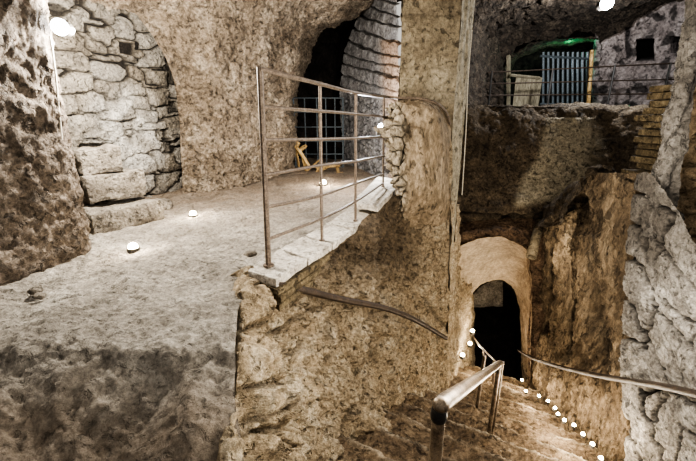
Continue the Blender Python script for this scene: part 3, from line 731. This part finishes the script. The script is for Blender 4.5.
# terrace railing
tr = empty('terrace_railing', tuple(P(590,106,7.6)), 'long dark iron railing with three bars along the edge of the terrace', 'railing')
for a, b in (((478,73),(690,62.5)),((478,84),(690,79)),((478,95.5),(690,93.5))):
    tube('bar', [P(*a,7.6),P(*b,7.6)], .013, M['oldrail'], tr, seg=6)
for x0, y0 in ((492,72),(553,69),(615,66),(671,63.5)):
    a = P(x0,y0-1,7.6); tube('post', [a, Vector((a.x,a.y,.1))], .018, M['cabledark'], tr, seg=6)
wp = tube('wooden_post', [P(592,50,8.0), P(590,80,8.0), P(588,108,8.0)], [.035,.035,.04], M['wood'], seg=6); tag(wp, 'slim orange wooden post standing at the right of the barred grotto', 'post')
# bars closing the grotto
gb = empty('barred_gate', tuple(P(565,108,8.9)), 'blue-grey steel bar gate closing the right half of the grotto', 'gate')
for i in range(10):
    x = 543+i*4.9; tube('upright_bar', [P(x,108,8.9),P(x+.4,52,8.9)], .03, M['blue'], gb, seg=6)
tube('cross_bar', [P(540,56,8.87),P(592,59,8.87)], .025, M['blue'], gb, seg=6)
tube('cross_bar', [P(540,104,8.87),P(592,105,8.87)], .025, M['blue'], gb, seg=6)
# pale plank hatch and its post
dn = empty('plank_door', tuple(P(524,107,8.6)), 'low pale plank door on the left of the grotto', 'door')
for i in range(5):
    x = 512+i*5.2; a = P(x,108,8.6); b = P(x,75+i*.6,8.6)
    w = .055; bm = bmesh.new()
    vs = [bm.verts.new(c) for c in box8((a.x+w,8.6,a.z), .108, .03, b.z-a.z)]
    for f in ((3,2,1,0),(4,5,6,7),(0,1,5,4),(1,2,6,5),(2,3,7,6),(3,0,4,7)): bm.faces.new([vs[k] for k in f])
    obj('plank', to_mesh(bm,'plank'), M['palewood'], dn)
tube('crosspiece', [P(510,75,8.57),P(540,78,8.57)], .03, M['palewood'], dn, seg=4)
gp = tube('door_post', [P(508.5,53,8.7),P(508.5,108,8.7)], .045, M['palewood'], seg=4); tag(gp, 'pale square post beside the low plank door', 'post')
# green lamp in the grotto crown
light('grotto_light', P(568,46,9.3), 9, (.1,1,.45), .05)
light('grotto_light', P(550,70,9.6), 6, (.75,.9,1), .1)
lamp('green_lamp', P(568,41,9.75), .05, 'green', 'green lamp hidden in the crown of the barred grotto', cat='lamp')
# broken brick pier
bp = empty('brick_pier', tuple(P(650,176,3.05)), 'crumbling pier of thin ochre bricks beside the grey stone strip', 'brick pier')
zt = P(652,84,3.05).z; zb = P(650,177,3.05).z; n = 13
for i in range(n):
    z = zb+(zt-zb)*i/n; x = P(652,100,3.05).x+.02+.035*math.sin(i*2.1); w = .20+.08*random.random()-(.05 if i > 9 else 0)
    if i == 0: x -= .05; w += .12
    if i in (8,): x -= .05
    rough_block('brick', box8((x+.11,3.05,z), w*.6, .30, (zt-zb)/n*.86, random.uniform(-.12,.12), random.uniform(-.03,.03)), M['brick'], bp, amp=.008, sc=10, cuts=3, bev=.006, seed=60+i)
# stub of timber pipe poking from the rock over the arch
sp = empty('pipe_stub', tuple(P(538,226,5.1)), 'short broken pale clay pipe poking from the rock above the arch', 'pipe')
bm = bmesh.new(); a, b = P(540,222,5.15), P(531,257,4.72)
tube_bm(bm, [a, (a+b)/2, b], [.065,.062,.068], 16, cap=False)
me_ = to_mesh(bm,'pipe_body'); o = obj('pipe_body', me_, M['pillar'], sp)
md = o.modifiers.new('s','SOLIDIFY'); md.thickness = .02
# cables
c = tube('cable', [P(50,36,2.64),P(55,70,2.66),P(58,100,2.66),P(62,140,2.64)], .006, M['cable'], seg=6, sm=20); tag(c, 'pale cable hanging from the left wall lamp down the rock edge', 'cable')
c = tube('cable', [P(472,30,4.36),P(468,80,4.36),P(466,130,4.36),P(462,195,4.36)], .007, M['cable'], seg=6, sm=20); tag(c, 'thin pale cable running down the right edge of the pillar', 'cable')
c = tube('cable', [P(450,352,3.7)+Vector((.0,.0,-.0)),P(436,330,3.55),P(420,320,3.3)], .006, M['cabledark'], seg=6, sm=12)
bpy.data.objects.remove(c)

# ============================================================= unseen fill lights and ambient
light('fill_light', (.95,1.45,-.75), 85, (1,.93,.82), .3)     # unseen fill added low in the stairwell to brighten the retaining wall
light('fill_light', (.95,1.7,.15), 66, (1,.94,.84), .35)      # second added fill above the steps, without a fixture
light('fill_light', (2.3,4.2,-1.6), 14, (1,.90,.74), .2)  # small fill added beside the right stair wall
light('fill_light', (-.8,.3,.9), 28, (1,.96,.9), .4)  # soft unseen fill over the ramp
light('fill_light', (-.9,3.6,.9), 9, (1,.93,.82), .3)  # weak fill added above the upper floor
W = bpy.data.worlds.new('World'); S.world = W; W.use_nodes = True
bg = W.node_tree.nodes['Background']; bg.inputs[0].default_value = (1.0,.95,.88,1); bg.inputs[1].default_value = .42
S.view_settings.view_transform = 'AgX'
try: S.view_settings.look = 'AgX - High Contrast'
except Exception: pass
S.view_settings.exposure = .62

cam = bpy.data.cameras.new('camera'); cam.sensor_width = 36; cam.lens = 36*F/696; cam.clip_start = .02
co = bpy.data.objects.new('camera', cam); COL.objects.link(co)
co.rotation_euler = (math.radians(90)-TH, 0, 0); S.camera = co
